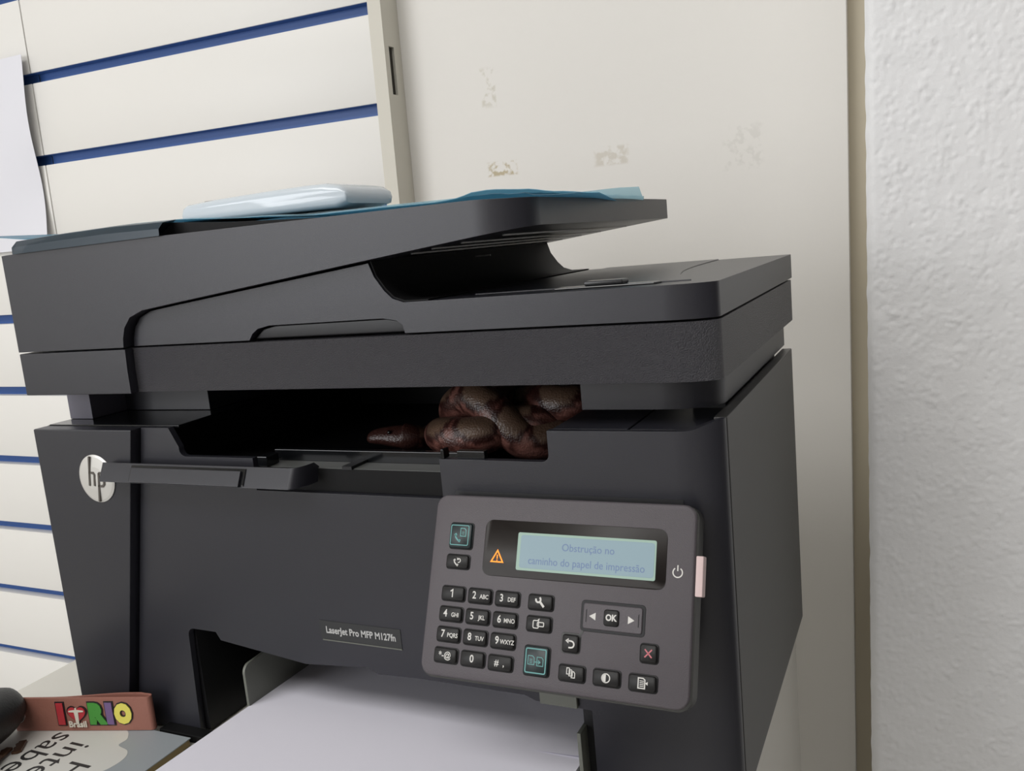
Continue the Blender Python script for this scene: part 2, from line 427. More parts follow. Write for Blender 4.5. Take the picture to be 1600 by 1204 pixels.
# output slot hardware
MB().box(.166, .282, .0042, .0172, -.0342, -.022).build('flap_ledge', mat('ledge_grey', (84, 85, 83), .4), pr, bevel=.0003)
MB().box(.166, .282, .0036, .00415, -.0342, -.0222).build('flap_recess', VOID, pr)
MB().box(.222, .228, .0028, .0172, -.0222, -.0204).build('ledge_divider', DARK, pr)
MB().box(.166, .292, .0174, .0213, -.0344, -.0158).build('slot_bar', GLOSS, pr, bevel=.0005)
MB().box(.2832, .2852, .0005, .006, -.0146, -.0098).build('slot_clip', GLOSS, pr, bevel=.0004)
MB().box(.2915, .3065, .002, .006, -.0146, -.0108).build('slot_clip', GLOSS, pr, bevel=.0004)
MB().box(.1665, .1735, .002, .012, -.0218, -.0160).build('slot_clip', GLOSS, pr, bevel=.0006)
# fold-out flap
sec = [(-.0110, -.0180), (-.0160, -.0284), (-.0098, -.0292), (-.0067, -.0212)]
rings = []
for i in range(13):
    if i == 0: x, dy, sh = .0625, 0, -.0004
    else:
        t = (i - 1) / 11; x = .2000 + .0055 * math.sin(t * math.pi / 2) if i > 1 else .2000
        dy = .0125 * (1 - math.cos(t * math.pi / 2)) if i > 1 else 0
    rings.append([(x + (-.0 if k in (0, 3) else 0), y + dy, z) for k, (y, z) in enumerate(sec)])
flap = MB().loft(rings).build('output_flap', BLK, pr, bevel=.0004)
n_ = Vector((0, -.898, .44)); uv_ = Vector((0, .44, .898))
fo = Vector((0, -.0135, -.0231))
def flapbox(name, x0, x1, v0, v1, h0, h1, m):
    mb = MB().box(x0, x1, v0, v1, h0, h1)
    Mx = Matrix(((1, 0, 0, 0), (0, uv_.y, n_.y, fo.y), (0, uv_.z, n_.z, fo.z), (0, 0, 0, 1)))
    return mb.xf(Mx).build(name, m, flap, bevel=.0003)
flapbox('pull_tab_gap', .0868, .1712, -.0050, .0044, -.0004, .0005, GLOSS)
flapbox('pull_tab', .0885, .1688, -.0056, .0028, -.0002, .0018, BLK)
# badge
bc = Vector((.0497, -.0062, -.0296))
XZ = Matrix(((1, 0, 0, 0), (0, 0, -1, 0), (0, 1, 0, 0), (0, 0, 0, 1)))       # local uv -> front plane, w towards viewer
mb = MB(); rr = .0146
for (r0, h0, r1, h1) in ((rr, 0, rr, .0004), (rr, .0004, rr * .9, .0009), (rr * .9, .0009, rr * .5, .0014), (rr * .5, .0014, .0002, .0016)):
    mb.loft([[(r0*math.cos(a), r0*math.sin(a), h0) for a in [2*math.pi*i/48 for i in range(48)]], [(r1*math.cos(a), r1*math.sin(a), h1) for a in [2*math.pi*i/48 for i in range(48)]]], caps=False)
k0 = len(mb.v)
sl = .18
def sh(p): return (p[0] + p[1] * sl, p[1])
def dz(p): return p
for st in ([(-.0046, .0136), (-.0046, -.0042)], [(-.0046, .0038), (-.0015, .0038), (-.0004, .0026), (-.0004, -.0042)],
           [(.0032, .0038), (.0032, -.0138)], [(.0032, .0038), (.0064, .0038), (.0075, .0026), (.0075, -.0030), (.0064, -.0042), (.0032, -.0042)]):
    ribbon(mb, [sh(p) for p in st], .0013, .0008, .0019, mi=1)
mb.xf(T(bc) @ XZ)
mb.build('logo_badge', [SILV, mat('badge_letter_grey', (78, 72, 66), .5)], pr)
# nameplate
mb = MB(); mb.box(.1965, .2482, -.0003, .0005, -.1172, -.1064); mb.box(.1975, .2482, -.0006, .0003, -.1177, -.1172, 2)  # pale strip paints the bright lower bevel of the plate
text_into(mb, 'LaserJet Pro MFP M127fn', .0053, T((.2227, -.0004, -.1116)) @ XZ, 1, .0001, bold=.00012, sx=.82)
mb.build('nameplate', [mat('nameplate_black', (40, 41, 41), .35), mat('nameplate_print', (178, 178, 176), .5), GUIDE], pr)
# paper input tray
mb = MB()
mb.box(.1185, .345, -.14, .14, -.1905, -.186); mb.box(.1185, .1235, -.14, .0035, -.186, -.1800); mb.box(.344, .3475, -.14, -.001, -.186, -.176)
mb.build('input_tray', DARK, pr, bevel=.0006)
mb = MB().prism([(.0035, -.185), (.0035, -.1495)] + arc(.0085, -.1485, .005, 175, 90, 5) + [(.09, -.1410), (.09, -.185)], 'x', .1312, .1332)
mb.build('paper_guide', GUIDE, pr, bevel=.0005)
MB().box(.3256, .3449, -.0022, -.0002, -.1350, -.1265).build('paper_guide', GUIDE, pr, bevel=.0003)
MB().box(.0690, .1175, -.0085, -.0002, TZ + .0003, -.1868).build('dark_base_strip', VOID, pr, bevel=.0005)  # matt black strip added along the housing foot, covers the desk gap
MB().box(.3442, .3462, -.004, .012, -.186, -.1465).build('paper_guide', GUIDE, pr, bevel=.0003)

# ------------------------------------------------------------------ control panel
tl = math.radians(24)
U = Vector((1, 0, 0)); V = Vector((0, math.sin(tl), math.cos(tl))); N = Vector((0, -math.cos(tl), math.sin(tl)))
PO = Vector((.284172, -.008, -.029755))
PM = Matrix(((U.x, V.x, N.x, PO.x), (U.y, V.y, N.y, PO.y), (U.z, V.z, N.z, PO.z), (0, 0, 0, 1)))
MM = .001
PW, PH, PX, PY = .1246, .0818, .0631, -.0410
mb = MB(); RR = [rrect(PW + .0014, PH + .0014, .0062, 6, PX + .0004, PY - .0004), rrect(PW, PH, .0056, 6, PX, PY)]
lay = [(RR[0], -.0095, 1), (RR[0], -.0014, 1), (rrect(PW + .0006, PH + .0006, .0058, 6, PX, PY), -.0011, 1), (RR[1], -.0004, 0), (rrect(PW - .0012, PH - .0012, .005, 6, PX, PY), 0, 0)]
mb.loft([[(p[0], p[1], h) for p in r] for r, h, _ in lay])
for i in range(len(mb.f)):
    if i >= 28 * 2 and i != 28 * 4: mb.m[i] = 0
    else: mb.m[i] = 1
mb.xf(PM)
cp = mb.build('control_panel', [PANEL, PEDGE], pr, ang=40)
# rear wedge that carries the panel
mb = MB(); e = lambda v, h: tuple(PO + V * v + N * h)
pts = [e(-.004, -.0094), e(-.078, -.0094)]
mb.prism([(pts[0][1], pts[0][2]), (pts[1][1], pts[1][2]), (-.0002, -.100), (-.0002, -.030)], 'x', .290, .402)
mb.build('panel_hinge_housing', DARK, pr)
# raised frame around the arrow keys
def ubox(mb, u, v, w, h, r, h0, h1, mi=0, n=3, taper=.0003):
    mb.loft([[(p[0], p[1], h0) for p in rrect(w, h, r, n, u, v)], [(p[0], p[1], h1 - taper) for p in rrect(w, h, r, n, u, v)],
             [(p[0], p[1], h1) for p in rrect(w - 2*taper, h - 2*taper, r * .8, n, u, v)]], mi)
mb = MB(); ubox(mb, .0916, -.0490, .0290, .0134, .0018, -.0002, .00015, 0)
mb.xf(PM); mb.build('arrow_key_surround', DARK, cp)
mb = MB(); ubox(mb, .0736, -.0611, .0094, .0091, .0016, -.0002, .00012, 0); ribbon(mb, [(.0776, -.0572), (.0784, -.056), (.0786, -.0500)], .0009, -.0001, .00012)
mb.xf(PM); mb.build('back_key_surround', PEDGE, cp)
mb = MB(); ubox(mb, .0916, -.0490, .0262, .0107, .001, 0, .0007, 0)
Hh = .00078
mb.prism([(.0813, -.049), (.0842, -.0474), (.0842, -.0506)], 'z', .0006, Hh, 1)
mb.prism([(.1014, -.0491), (.0986, -.0475), (.0986, -.0507)], 'z', .0006, Hh, 1)
mb.box(.0798, .0801, -.0516, -.0464, .0006, .00085, 2); mb.box(.1030, .1033, -.0516, -.0464, .0006, .00085, 2)
mb.xf(PM); tag(mb.build('arrow_key', [PANEL, WPR, DARK], cp), 'grey rocker key with white left and right arrows')
K = .0014; K1 = K + .00008
def key(u, v, w, h, glyph, m=BTN, pm=WPR, name='button', label=None):
    mb = MB(); u *= MM; v *= MM; w *= MM; h *= MM
    ubox(mb, u + .0001, v - .0001, w + .0011, h + .0011, .0016, -.0001, .0002, 2)
    ubox(mb, u, v, w - .0002, h - .0002, .0012, 0, K, 0, taper=.00045)
    glyph(mb, u, v)
    mb.xf(PM)
    ob = mb.build(name, [m, pm, DARK], cp, ang=50)
    if label: ob['label'] = label
    return ob
def txt(s, size, du=0, dv=0, bold=.00004):
    return lambda mb, u, v: text_into(mb, s, size * MM, T((u + du*MM, v + dv*MM, K + .00004)), 1, .00006, bold=bold, sx=.9)
def two(a, b):
    def g(mb, u, v):
        text_into(mb, a, .0046, T((u - .0024, v + .0001, K + .00004)), 1, .00006, bold=.00008, sx=.85)
        text_into(mb, b, .0027, T((u + .0026, v - .0003, K + .00004)), 1, .00006, bold=.00004, sx=.85)
    return g
rb = lambda mb, pts, wd=.00045, closed=False: ribbon(mb, pts, wd, K - .0001, K1, closed, 1)
G = lambda pts, u, v: [(u + a*MM, v + b*MM) for a, b in pts]
for (s, s2, u, v) in (('1', '', 14.4, -45.2), ('2', 'ABC', 28.2, -45.2), ('3', 'DEF', 42, -45.3), ('4', 'GHI', 14.2, -54.4), ('5', 'JKL', 27.9, -54.4),
                      ('6', 'MNO', 41.7, -54.5), ('7', 'PQRS', 13.9, -63.5), ('8', 'TUV', 27.7, -63.5), ('9', 'WXYZ', 41.5, -63.6)):
    key(u, v, 11.9, 6.4, two(s, s2) if s2 else (lambda mb, u, v: rb(mb, G([(-1.0, .9), (.1, 1.7), (.1, -1.7)], u, v), .00052)), label='black rubber %s key' % s)
key(13.6, -72.7, 11.9, 6.4, txt('*-@', 4.0), label='black rubber star and at-sign key')
key(27.4, -72.8, 11.9, 6.4, txt('0', 4.6, bold=.00008), label='black rubber 0 key')
key(41.2, -73.0, 11.9, 6.4, txt('#  ,', 4.0), label='black rubber hash and comma key')
def g_wrench(mb, u, v):
    rb(mb, G([(.2, .1), (2.0, -1.9)], u, v), .0010); rb(mb, G(arc(-.8, 1.1, 1.15, -200, 60, 8), u, v), .0008)
key(58.3, -45.4, 11.8, 6.4, g_wrench, label='black key with white wrench symbol')
def g_id(mb, u, v):
    rb(mb, G(rrect(2.6, 3.2, .5, 2, -1.0, -.2), u, v), .0004, True); rb(mb, G(rrect(3.0, 1.7, .3, 2, 1.2, -.1), u, v), .0004, True)
    rb(mb, G([(-.4, 1.4), (.4, 2.1), (.2, 1.2)], u, v), .0004)
key(58.2, -54.6, 11.8, 6.4, g_id, label='black key with white card copy symbol')
def page(mb, u, v, cx, cy, w, h, wd=.0004):
    rb(mb, G([(cx - w/2, cy - h/2), (cx - w/2, cy + h/2), (cx + w/2 - .8, cy + h/2), (cx + w/2, cy + h/2 - .8), (cx + w/2, cy - h/2)], u, v), wd, True)
def phone(mb, u, v, cx, cy, k):
    rb(mb, G([(cx - 1.1*k, cy + 1.2*k), (cx - .9*k, cy + .1*k), (cx + .1*k, cy - 1.0*k), (cx + 1.0*k, cy - 1.3*k)], u, v), .0006 * k)
    rb(mb, G([(cx - 1.2*k, cy + 1.4*k), (cx - .7*k, cy + .7*k)], u, v), .0011 * k); rb(mb, G([(cx + .5*k, cy - 1.1*k), (cx + 1.2*k, cy - 1.4*k)], u, v), .0011 * k)
def g_fax(mb, u, v):
    rb(mb, G(rrect(9.2, 9.0, .5, 2, -.4, .2), u, v), .00042, True)
    page(mb, u, v, 1.4, 1.6, 2.8, 3.6); rb(mb, G([(.7, 1.6), (2.0, 1.6)], u, v), .0003); rb(mb, G([(.7, .8), (2.0, .8)], u, v), .0003)
    phone(mb, u, v, -1.3, -.9, 1.2)
key(15.6, -18.8, 11.8, 11.6, g_fax, TEALB, TEAL, label='square fax key outlined in teal')
def g_redial(mb, u, v):
    phone(mb, u, v, -.4, -.4, .95); rb(mb, G(arc(.9, .5, .9, -110, 130, 8), u, v), .0004); rb(mb, G([(.0, 1.6), (.7, .9), (.0, .9)], u, v), .0004)
key(15.1, -30.7, 11.8, 6.2, g_redial, label='black key with white redial handset symbol')
def g_copy(mb, u, v):
    rb(mb, G(rrect(9.4, 10.0, .6, 2, 0, 0), u, v), .00050, True)
    page(mb, u, v, -2.1, .2, 2.9, 3.6, .0003); page(mb, u, v, 2.1, -.1, 2.9, 3.6, .0003)
    for q in (.5, -.2, -.9): rb(mb, G([(-2.8, q), (-1.5, q)], u, v), .00025)
    rb(mb, G([(-.4, -.4), (1.9, -.4)], u, v), .00035); rb(mb, G([(1.2, .4), (2.2, -.4), (1.2, -1.2)], u, v), .00035)
key(58.4, -70.1, 11.8, 12.2, g_copy, TEALB, TEAL, label='square copy key outlined in bright teal')
def g_back(mb, u, v):
    rb(mb, G([(-1.4, 1.1), (.4, 1.1)] + arc(.5, -.3, 1.35, 90, -90, 6) + [(-.6, -1.65)], u, v), .00065)
    mb.prism(G([(-2.2, 1.1), (-.7, 2.2), (-.7, .0)], u, v), 'z', K - .0001, K1, 1)
key(73.7, -61.2, 7.6, 7.2, g_back, label='square key with white return arrow')
key(91.3, -49.0, 7.0, 7.0, txt('OK', 3.6, bold=.00014), label='square OK key')
def g_x(mb, u, v):
    rb(mb, G([(-1.5, 1.6), (1.5, -1.6)], u, v), .00055); rb(mb, G([(1.5, 1.6), (-1.5, -1.6)], u, v), .00055)
key(108.2, -61.5, 7.4, 7.4, g_x, BTN, RPR, label='square cancel key with red cross')
def g_cps(mb, u, v):
    for q in (-1.1, .0, 1.1): rb(mb, G([(q - .8, -1.0 - q*.6), (q - .8, 1.5 - q*.6), (q + .2, 1.5 - q*.6), (q + .7, .9 - q*.6), (q + .7, -1.0 - q*.6)], u, v), .00035, True)
key(75.0, -73.3, 11.8, 6.5, g_cps, label='black key with white stacked pages symbol')
def g_con(mb, u, v):
    rb(mb, G(arc(0, 0, 1.75, 0, 345, 20), u, v), .00045, True)
    mb.prism(G(arc(0, 0, 1.8, 90, 270, 12), u, v), 'z', K - .0001, K1, 1)
key(90.6, -73.3, 11.8, 6.5, g_con, label='black key with white contrast symbol')
def g_menu(mb, u, v):
    rb(mb, G([(-1.6, -2.0), (-1.6, 2.0), (.4, 2.0), (1.2, 1.4), (1.2, -2.0)], u, v), .00045, True)
    for q in (.9, .2, -.5, -1.2): rb(mb, G([(-1.0, q), (.8, q)], u, v), .0003)
    mb.prism(G([(1.3, .1), (2.4, .8), (2.4, -.6)], u, v), 'z', K - .0001, K1, 1)
key(106.2, -73.4, 11.8, 6.5, g_menu, label='black key with white menu page symbol')
mb = MB(); ubox(mb, .0708, -.0231, .0858, .0252, .0042, -.0001, .0003, n=6, taper=.0001); mb.xf(PM); mb.build('display_bezel', BEZ, cp, ang=50)
mb = MB()
ubox(mb, .0770, -.0239, .0645, .0168, .0009, .0001, .00042, 1, taper=.00005)
ubox(mb, .0774, -.0239, .0622, .0146, .0012, .0003, .00050, 0, taper=.00005)
text_into(mb, 'Obstrução no', .0046, T((.0786, -.0212, .00052)), 2, .00003, sx=.94)
text_into(mb, 'caminho do papel de impressão', .0047, T((.0776, -.0278, .00052)), 2, .00003, sx=.90)
mb.xf(PM); tag(mb.build('display_screen', [SCRN, SCRE, STXT], cp), 'backlit pale blue two-line display')
mb = MB(); tri = [(.0351, -.0243), (.0322, -.0294), (.0380, -.0294)]
ribbon(mb, tri, .0006, .0002, .00045, True); ribbon(mb, [(.0351, -.0262), (.0351, -.0280)], .0005, .0002, .00045); ribbon(mb, [(.0351, -.0284), (.0351, -.0289)], .0005, .0002, .00045)
mb.xf(PM); tag(mb.build('warning_light', ORG_L, cp), 'glowing amber warning triangle')
mb = MB(); ribbon(mb, [(.1186 + a, -.0280 + b) for a, b in arc(0, 0, .0020, 125, 415, 18)], .0005, -.0001, .0001); ribbon(mb, [(.1186, -.0250), (.1186, -.0274)], .0005, -.0001, .0001)
mb.xf(PM); mb.build('power_symbol', WPR, cp)
mb = MB().box(.1258, .1290, -.0372, -.0206, -.0062, -.0008); mb.xf(PM); tag(mb.build('side_tab', PINK, cp, bevel=.0005), 'pale pink tab on the right edge')

# ------------------------------------------------------------------ paper in the tray
def sheet_stack():
    mb = MB(); rows = []
    for j in range(20):
        y = .148 - .27 * j / 19; z = -.1725 + .008 * (j / 19) - .0006 * math.sin(j / 19 * math.pi)
        rows.append([(.1325, y, z), (.19, y, z + .0004), (.27, y, z + .0003), (.3405, y, z - .0004), (.3405, y, z - .0095), (.1325, y, z - .0095)])
    mb.loft(rows); return mb
o = sheet_stack().build('paper_stack', PAPER, bevel=0, ang=40)
tag(o, 'stack of blank white paper loaded in the printer tray', 'paper')
mb = MB(); rows = []
for j in range(16):
    y = .1 - .09 * j / 15; z = -.1708 + .0008 * j / 15
    rows.append([(.20, y, z + .0001), (.30, y, z + .0002), (.3415, y, z + .0006 + .0016 * (j / 15) ** 3)])
mb.loft(rows, caps=False, close=False); mb.loft([[(x, y, z + .00015) for x, y, z in r] for r in rows], caps=False, close=False)
o = mb.build('paper_sheet', PAPER); tag(o, 'loose white sheet lying on top of the paper stack under the keypad', 'paper')

# ------------------------------------------------------------------ things on the feeder
FOL = mat('blue_film', (142, 194, 214), .16, alpha=.72, spec=.5)
FOL2 = mat('pale_blue_film', (204, 230, 238), .16, alpha=.42, spec=.6)
for fm, tr in ((FOL, .5), (FOL2, .6)):      # thin film lets light through
    nt = fm.node_tree; b = nt.nodes['Principled BSDF']; out = nt.nodes['Material Output']
    tl_ = nt.nodes.new('ShaderNodeBsdfTranslucent'); tl_.inputs['Color'].default_value = b.inputs['Base Color'].default_value
    al = b.inputs['Alpha'].default_value; b.inputs['Alpha'].default_value = 1
    m1 = nt.nodes.new('ShaderNodeMixShader'); m1.inputs[0].default_value = tr
    nt.links.new(b.outputs[0], m1.inputs[1]); nt.links.new(tl_.outputs[0], m1.inputs[2])
    tp = nt.nodes.new('ShaderNodeBsdfTransparent'); tp.inputs[0].default_value = tuple(.35 + .65 * v for v in b.inputs['Base Color'].default_value[:3]) + (1,)
    m2 = nt.nodes.new('ShaderNodeMixShader'); m2.inputs[0].default_value = al
    nt.links.new(tp.outputs[0], m2.inputs[1]); nt.links.new(m1.outputs[0], m2.inputs[2]); nt.links.new(m2.outputs[0], out.inputs['Surface'])
tabA = [(-.075, .1215), (-.05, .1205), (-.02, .1176), (.011, .1142), (.05, .1150), (.0895, .1153), (.128, .1146), (.1815, .1110), (.2225, .1082), (.2606, .1078), (.292, .1072), (.304, .1079), (.311, .1096), (.320, .1099), (.339, .1082), (.352, .1058), (.372, .1032)]
tabB = [(-.06, .1208), (.011, .1149), (.0895, .1158), (.128, .1150), (.1815, .1115), (.2225, .1089), (.2606, .1088), (.300, .1082), (.320, .1084), (.335, .1060), (.352, .1046), (.366, .1044), (.378, .1044), (.388, .1038)]
def film(tab, y0, y1, x0, x1, nm=110):
    A = []
    for i in range(nm + 1):
        t = i / nm; x = x0 + (x1 - x0) * t; z0 = interp(tab, x)
        row = []
        for j in range(13):
            y = y0 + (y1 - y0) * j / 12; xx = x - max(0, x - .2) * 1.5 * (y - y0)
            row.append((xx, y, max(z0, .1072 + .0 * t)  if xx < .338 else z0))
        A.append(row + [(p[0], p[1], p[2] + .00025) for p in row][::-1])
    return MB().loft(A)
fold = thing('plastic_folder', (.15, .1, .108), 'translucent blue plastic folder lying across the top of the printer', 'folder')
film(tabA, .006, .205, -.075, .372).build('cover', FOL, fold)
film(tabB, .012, .2, -.06, .388).build('cover', FOL2, fold)
mb = MB(); A = []
for i in range(40):
    x = .0125 + .118 * i / 39; zt_ = interp(tabA, x)
    A.append([(x, .0058, zt_), (x, -.004, zt_ - .0012), (x, -.0075, zt_ - .0045), (x, -.0078, .1058 + .0006 * i / 39), (x, -.0075, .1058 + .0006 * i / 39), (x, -.0072, zt_ - .0045), (x, -.0038, zt_ - .0010), (x, .0058, zt_ + .0002)])
mb.loft(A).build('hanging_edge', mat('dark_blue_film', (34, 52, 64), .3, alpha=.8), fold)
# router box
rt = thing('router', (.178, .08, .113), 'glossy white rounded router box resting on the blue folder', 'router')
WG = mat('white_gloss_plastic', (202, 210, 216), .12, spec=.6)
mb = MB(); prof = [(-.0702, .0), (-.0705, .0035), (-.0690, .0092), (-.0655, .0108), (-.04, .0118), (0, .0124), (.035, .0126), (.052, .0122), (.0640, .0102), (.0692, .0072), (.0700, .0036), (.0690, .0005), (.060, -.0012), (.02, -.0008)]
R = []
for (y, k) in ((.0, .0), (.0008, .45), (.0025, .75), (.006, .93), (.012, 1), (.09, 1), (.098, .9), (.1, .6)):
    R.append([(.1655 + px * .83 * (.985 + .015 * k), .0335 + y * .45, .1192 + (pz - .0055) * (.35 + .65 * k) if True else 0) for px, pz in prof])
mb.loft(R); mb.build('case', WG, rt, ang=60)
for x in (.124, .162, .1722, .1765):
    MB().box(x - .01, x - .01 + (.0035 if x != .124 else .007), .046, .052, .1239, .1262).build('button', mat('grey_led', (140, 138, 130), .5) if x == .124 else D.materials['grey_led'], rt, bevel=.0003)

# ------------------------------------------------------------------ snake in the output bay
def cam_pt(px, py, y):       # photo measurement turned into a point in the plane at depth y
    d = RX * (px - 800) + RY * (py - 602) + RZ * 1375
    C = Vector((.4982936, -.3590371, .0851703)); t = (y - C.y) / d.y
    return C + d * t
path = [(577, 686, .042, .0022), (583, 683, .042, .0042), (595, 681, .043, .0052), (612, 681, .044, .0064), (632, 682, .045, .0072), (648, 683, .048, .0066), (662, 683, .054, .0054),
        (680, 677, .072, .0056), (712, 670, .095, .0064), (770, 664, .12, .0072), (840, 655, .13, .0078), (900, 642, .125, .0082), (938, 634, .105, .0084), (942, 631, .085, .0086), (915, 629, .070, .0088),
        (880, 632, .062, .0088), (848, 628, .066, .0086), (815, 628, .080, .0084), (770, 630, .088, .0084), (732, 642, .082, .0084), (716, 648, .068, .0085), (716, 634, .056, .0086), (738, 622, .050, .0086),
        (764, 636, .046, .0086), (790, 662, .044, .0086), (822, 688, .045, .0086), (862, 696, .052, .0086), (893, 688, .064, .0086), (898, 672, .074, .0086), (872, 660, .068, .0086), (842, 662, .054, .0085),
        (808, 662, .050, .0084), (776, 672, .042, .0086), (745, 681, .035, .0088), (712, 682, .034, .0088), (694, 680, .040, .0084), (690, 678, .052, .0076), (705, 680, .066, .0064), (740, 682, .074, .005), (790, 680, .08, .003)]
def snake():
    P = []
    for px, py, y, r in path:
        p = cam_pt(px, py, y); r *= 1.17 if px > 675 else 1.05; lo = -.0268 + r; hi = .0205 - r
        if p.x > .345 - r: hi = .0205 - r; lo = .0005 + r if p.x > .352 else lo
        p.z = max(lo, min(hi, p.z)); P.append((p, r))
    def cr(a, b, c, d, t): return .5 * ((2*b) + (c - a)*t + (2*a - 5*b + 4*c - d)*t*t + (3*b - a - 3*c + d)*t*t*t)
    pts = []
    for i in range(len(P) - 1):
        a, b, c, d = P[max(i-1, 0)], P[i], P[i+1], P[min(i+2, len(P)-1)]
        for k in range(10):
            t = k / 10; pts.append((cr(a[0], b[0], c[0], d[0], t), max(.001, cr(a[1], b[1], c[1], d[1], t))))
    pts.append(P[-1])
    nr = 28; V_ = []; F_ = []; Cc = []; S = 0
    pv = None; a = None
    dors0 = Vector((.10, -.38, .92)).normalized()
    for i, (p, r) in enumerate(pts):
        if pv is not None: S += (p - pv).length
        pv = p
        t = (pts[min(i+1, len(pts)-1)][0] - pts[max(i-1, 0)][0]).normalized()
        dn = dors0 - t * dors0.dot(t)
        if dn.length < .12: dn = Vector((1, 0, .2)) - t * Vector((1, 0, .2)).dot(t)
        dn.normalize()
        if a is not None:
            dn = (dn * .25 + (a - t * a.dot(t)) * .75).normalized()
        a = dn; sd = t.cross(dn).normalized()
        for k in range(nr):
            th = 2 * math.pi * k / nr; ct, st = math.cos(th), math.sin(th)
            fl = 1.0
            if S < .022: fl = .78
            V_.append(p + (dn * ct * fl + sd * st) * r)
            ang = abs(((th + math.pi) % (2*math.pi)) - math.pi)       # 0 on the back, pi on the belly
            ph = (S / .0215) % 1 - .5; sx_ = ph * .0215
            wob = noise.noise(Vector((S * 160, math.cos(th) * 1.3, math.sin(th) * 1.3)))
            d = math.sqrt((sx_ / .0090) ** 2 + (ang / 1.25) ** 2) + wob * .12
            base = Vector((.120, .046, .036)); dark = Vector((.030, .009, .007)); tan = Vector((.120, .074, .050)); pink = Vector((.190, .082, .066))
            if S < .028: col = base * .30 + dark * .35
            elif d < .86: col = tan * (1 + .12 * wob)
            elif d < 1.13: col = dark
            else:
                q = noise.noise(Vector((S * 260, math.cos(th) * 2.9, math.sin(th) * 2.4 + 5)))
                col = base.lerp(pink, smoothstep(-.1, .2, q)) if q > -.16 else base.lerp(dark, .75)
            if ang > 2.4: col = col.lerp(pink, .5)
            Cc.append(col * .85)
    n = len(pts)
    for i in range(n - 1):
        for k in range(nr):
            j = (k + 1) % nr; F_.append([i*nr + k, i*nr + j, (i+1)*nr + j, (i+1)*nr + k])
    F_.append(list(range(nr))[::-1]); F_.append([(n-1)*nr + k for k in range(nr)])
    base_o = Vector((.27, .06, -.0268))
    me = D.meshes.new('snake'); me.from_pydata([tuple(v - base_o) for v in V_], [], F_); me.update()
    ca = me.color_attributes.new('skin', 'FLOAT_COLOR', 'POINT')
    for i, c in enumerate(Cc): ca.data[i].color = (c.x, c.y, c.z, 1)
    for f in me.polygons: f.use_smooth = True
    m = mat('snake_skin', (120, 70, 60), .34, spec=.45, coat=.0); nt = m.node_tree; b = nt.nodes['Principled BSDF']
    at = nt.nodes.new('ShaderNodeVertexColor'); at.layer_name = 'skin'; nt.links.new(at.outputs['Color'], b.inputs['Base Color'])
    vo = nt.nodes.new('ShaderNodeTexVoronoi'); vo.inputs['Scale'].default_value = 900; tc = nt.nodes.new('ShaderNodeTexCoord')
    nt.links.new(tc.outputs['Object'], vo.inputs['Vector']); bp = nt.nodes.new('ShaderNodeBump'); bp.invert = True
    bp.inputs['Strength'].default_value = .5; bp.inputs['Distance'].default_value = .0004
    nt.links.new(vo.outputs['Distance'], bp.inputs['Height']); nt.links.new(bp.outputs['Normal'], b.inputs['Normal'])
    me.materials.append(m)
    ob = link('snake', me, base_o)
    tag(ob, 'coiled reddish brown boa with tan saddle blotches inside the output slot', 'snake')
    eyem = mat('snake_eye', (12, 8, 8), .05, spec=.8)
    for dy, dzz in ((-.0052, .0030), (.0056, .0030)):
        c = cam_pt(617, 680, .044) + Vector((0, dy, dzz))
        bm = bmesh.new(); bmesh.ops.create_uvsphere(bm, u_segments=12, v_segments=8, radius=.0011)
        em = D.meshes.new('eye'); bm.to_mesh(em); bm.free(); em.materials.append(eyem)
        for f in em.polygons: f.use_smooth = True
        link('eye', em, c, ob)
    return ob
snake()

# ------------------------------------------------------------------ booklet, key strap, key pouch
BZ = TZ + .0052
bk = thing('booklet', (.02, -.06, TZ), 'grey booklet with white blob and dark lettering lying under the key strap', 'booklet')
MB().box(-.075, .0966, -.19, -.0115, TZ + .0004, BZ - .0006).build('pages', mat('yellowed_pages', (150, 132, 92), .8), bk)
mb = MB().box(-.076, .0972, -.191, -.0108, BZ - .0006, BZ)
blob = [(.058 + .0, -.0225), (.059, -.030), (.0695, -.033), (.0745, -.040), (.0735, -.051), (.066, -.062), (.058, -.072), (.05, -.10), (-.02, -.13), (-.055, -.08), (-.03, -.02), (.01, -.0145), (.045, -.0145)]
def smooth_loop(P, n=6):
    out = []
    for i in range(len(P)):
        a, b, c, d = (Vector(P[(i + q) % len(P)]) for q in (-1, 0, 1, 2))
        for k in range(n):
            t = k / n; out.append(tuple(.5 * ((2*b) + (c - a)*t + (2*a - 5*b + 4*c - d)*t*t + (3*b - a - 3*c + d)*t*t*t)))
    return out
mb.prism(smooth_loop(blob), 'z', BZ, BZ + .00008, 1)
RT = Matrix.Rotation(-math.pi / 2, 4, 'Z')
for s, x in (('saber', .0150), ('inter', .0335), ('Hist', .0525)):
    text_into(mb, s, .0235, T((x, -.0295 if s == 'saber' else -.0345 if s == 'inter' else -.0495, BZ + .0001)) @ RT, 2, .00004, align='LEFT', sx=1.0)
mb.build('cover', [mat('grey_blue_cover', (150, 156, 160), .45), mat('cover_white', (205, 204, 198), .5), mat('cover_ink', (38, 38, 38), .5)], bk)

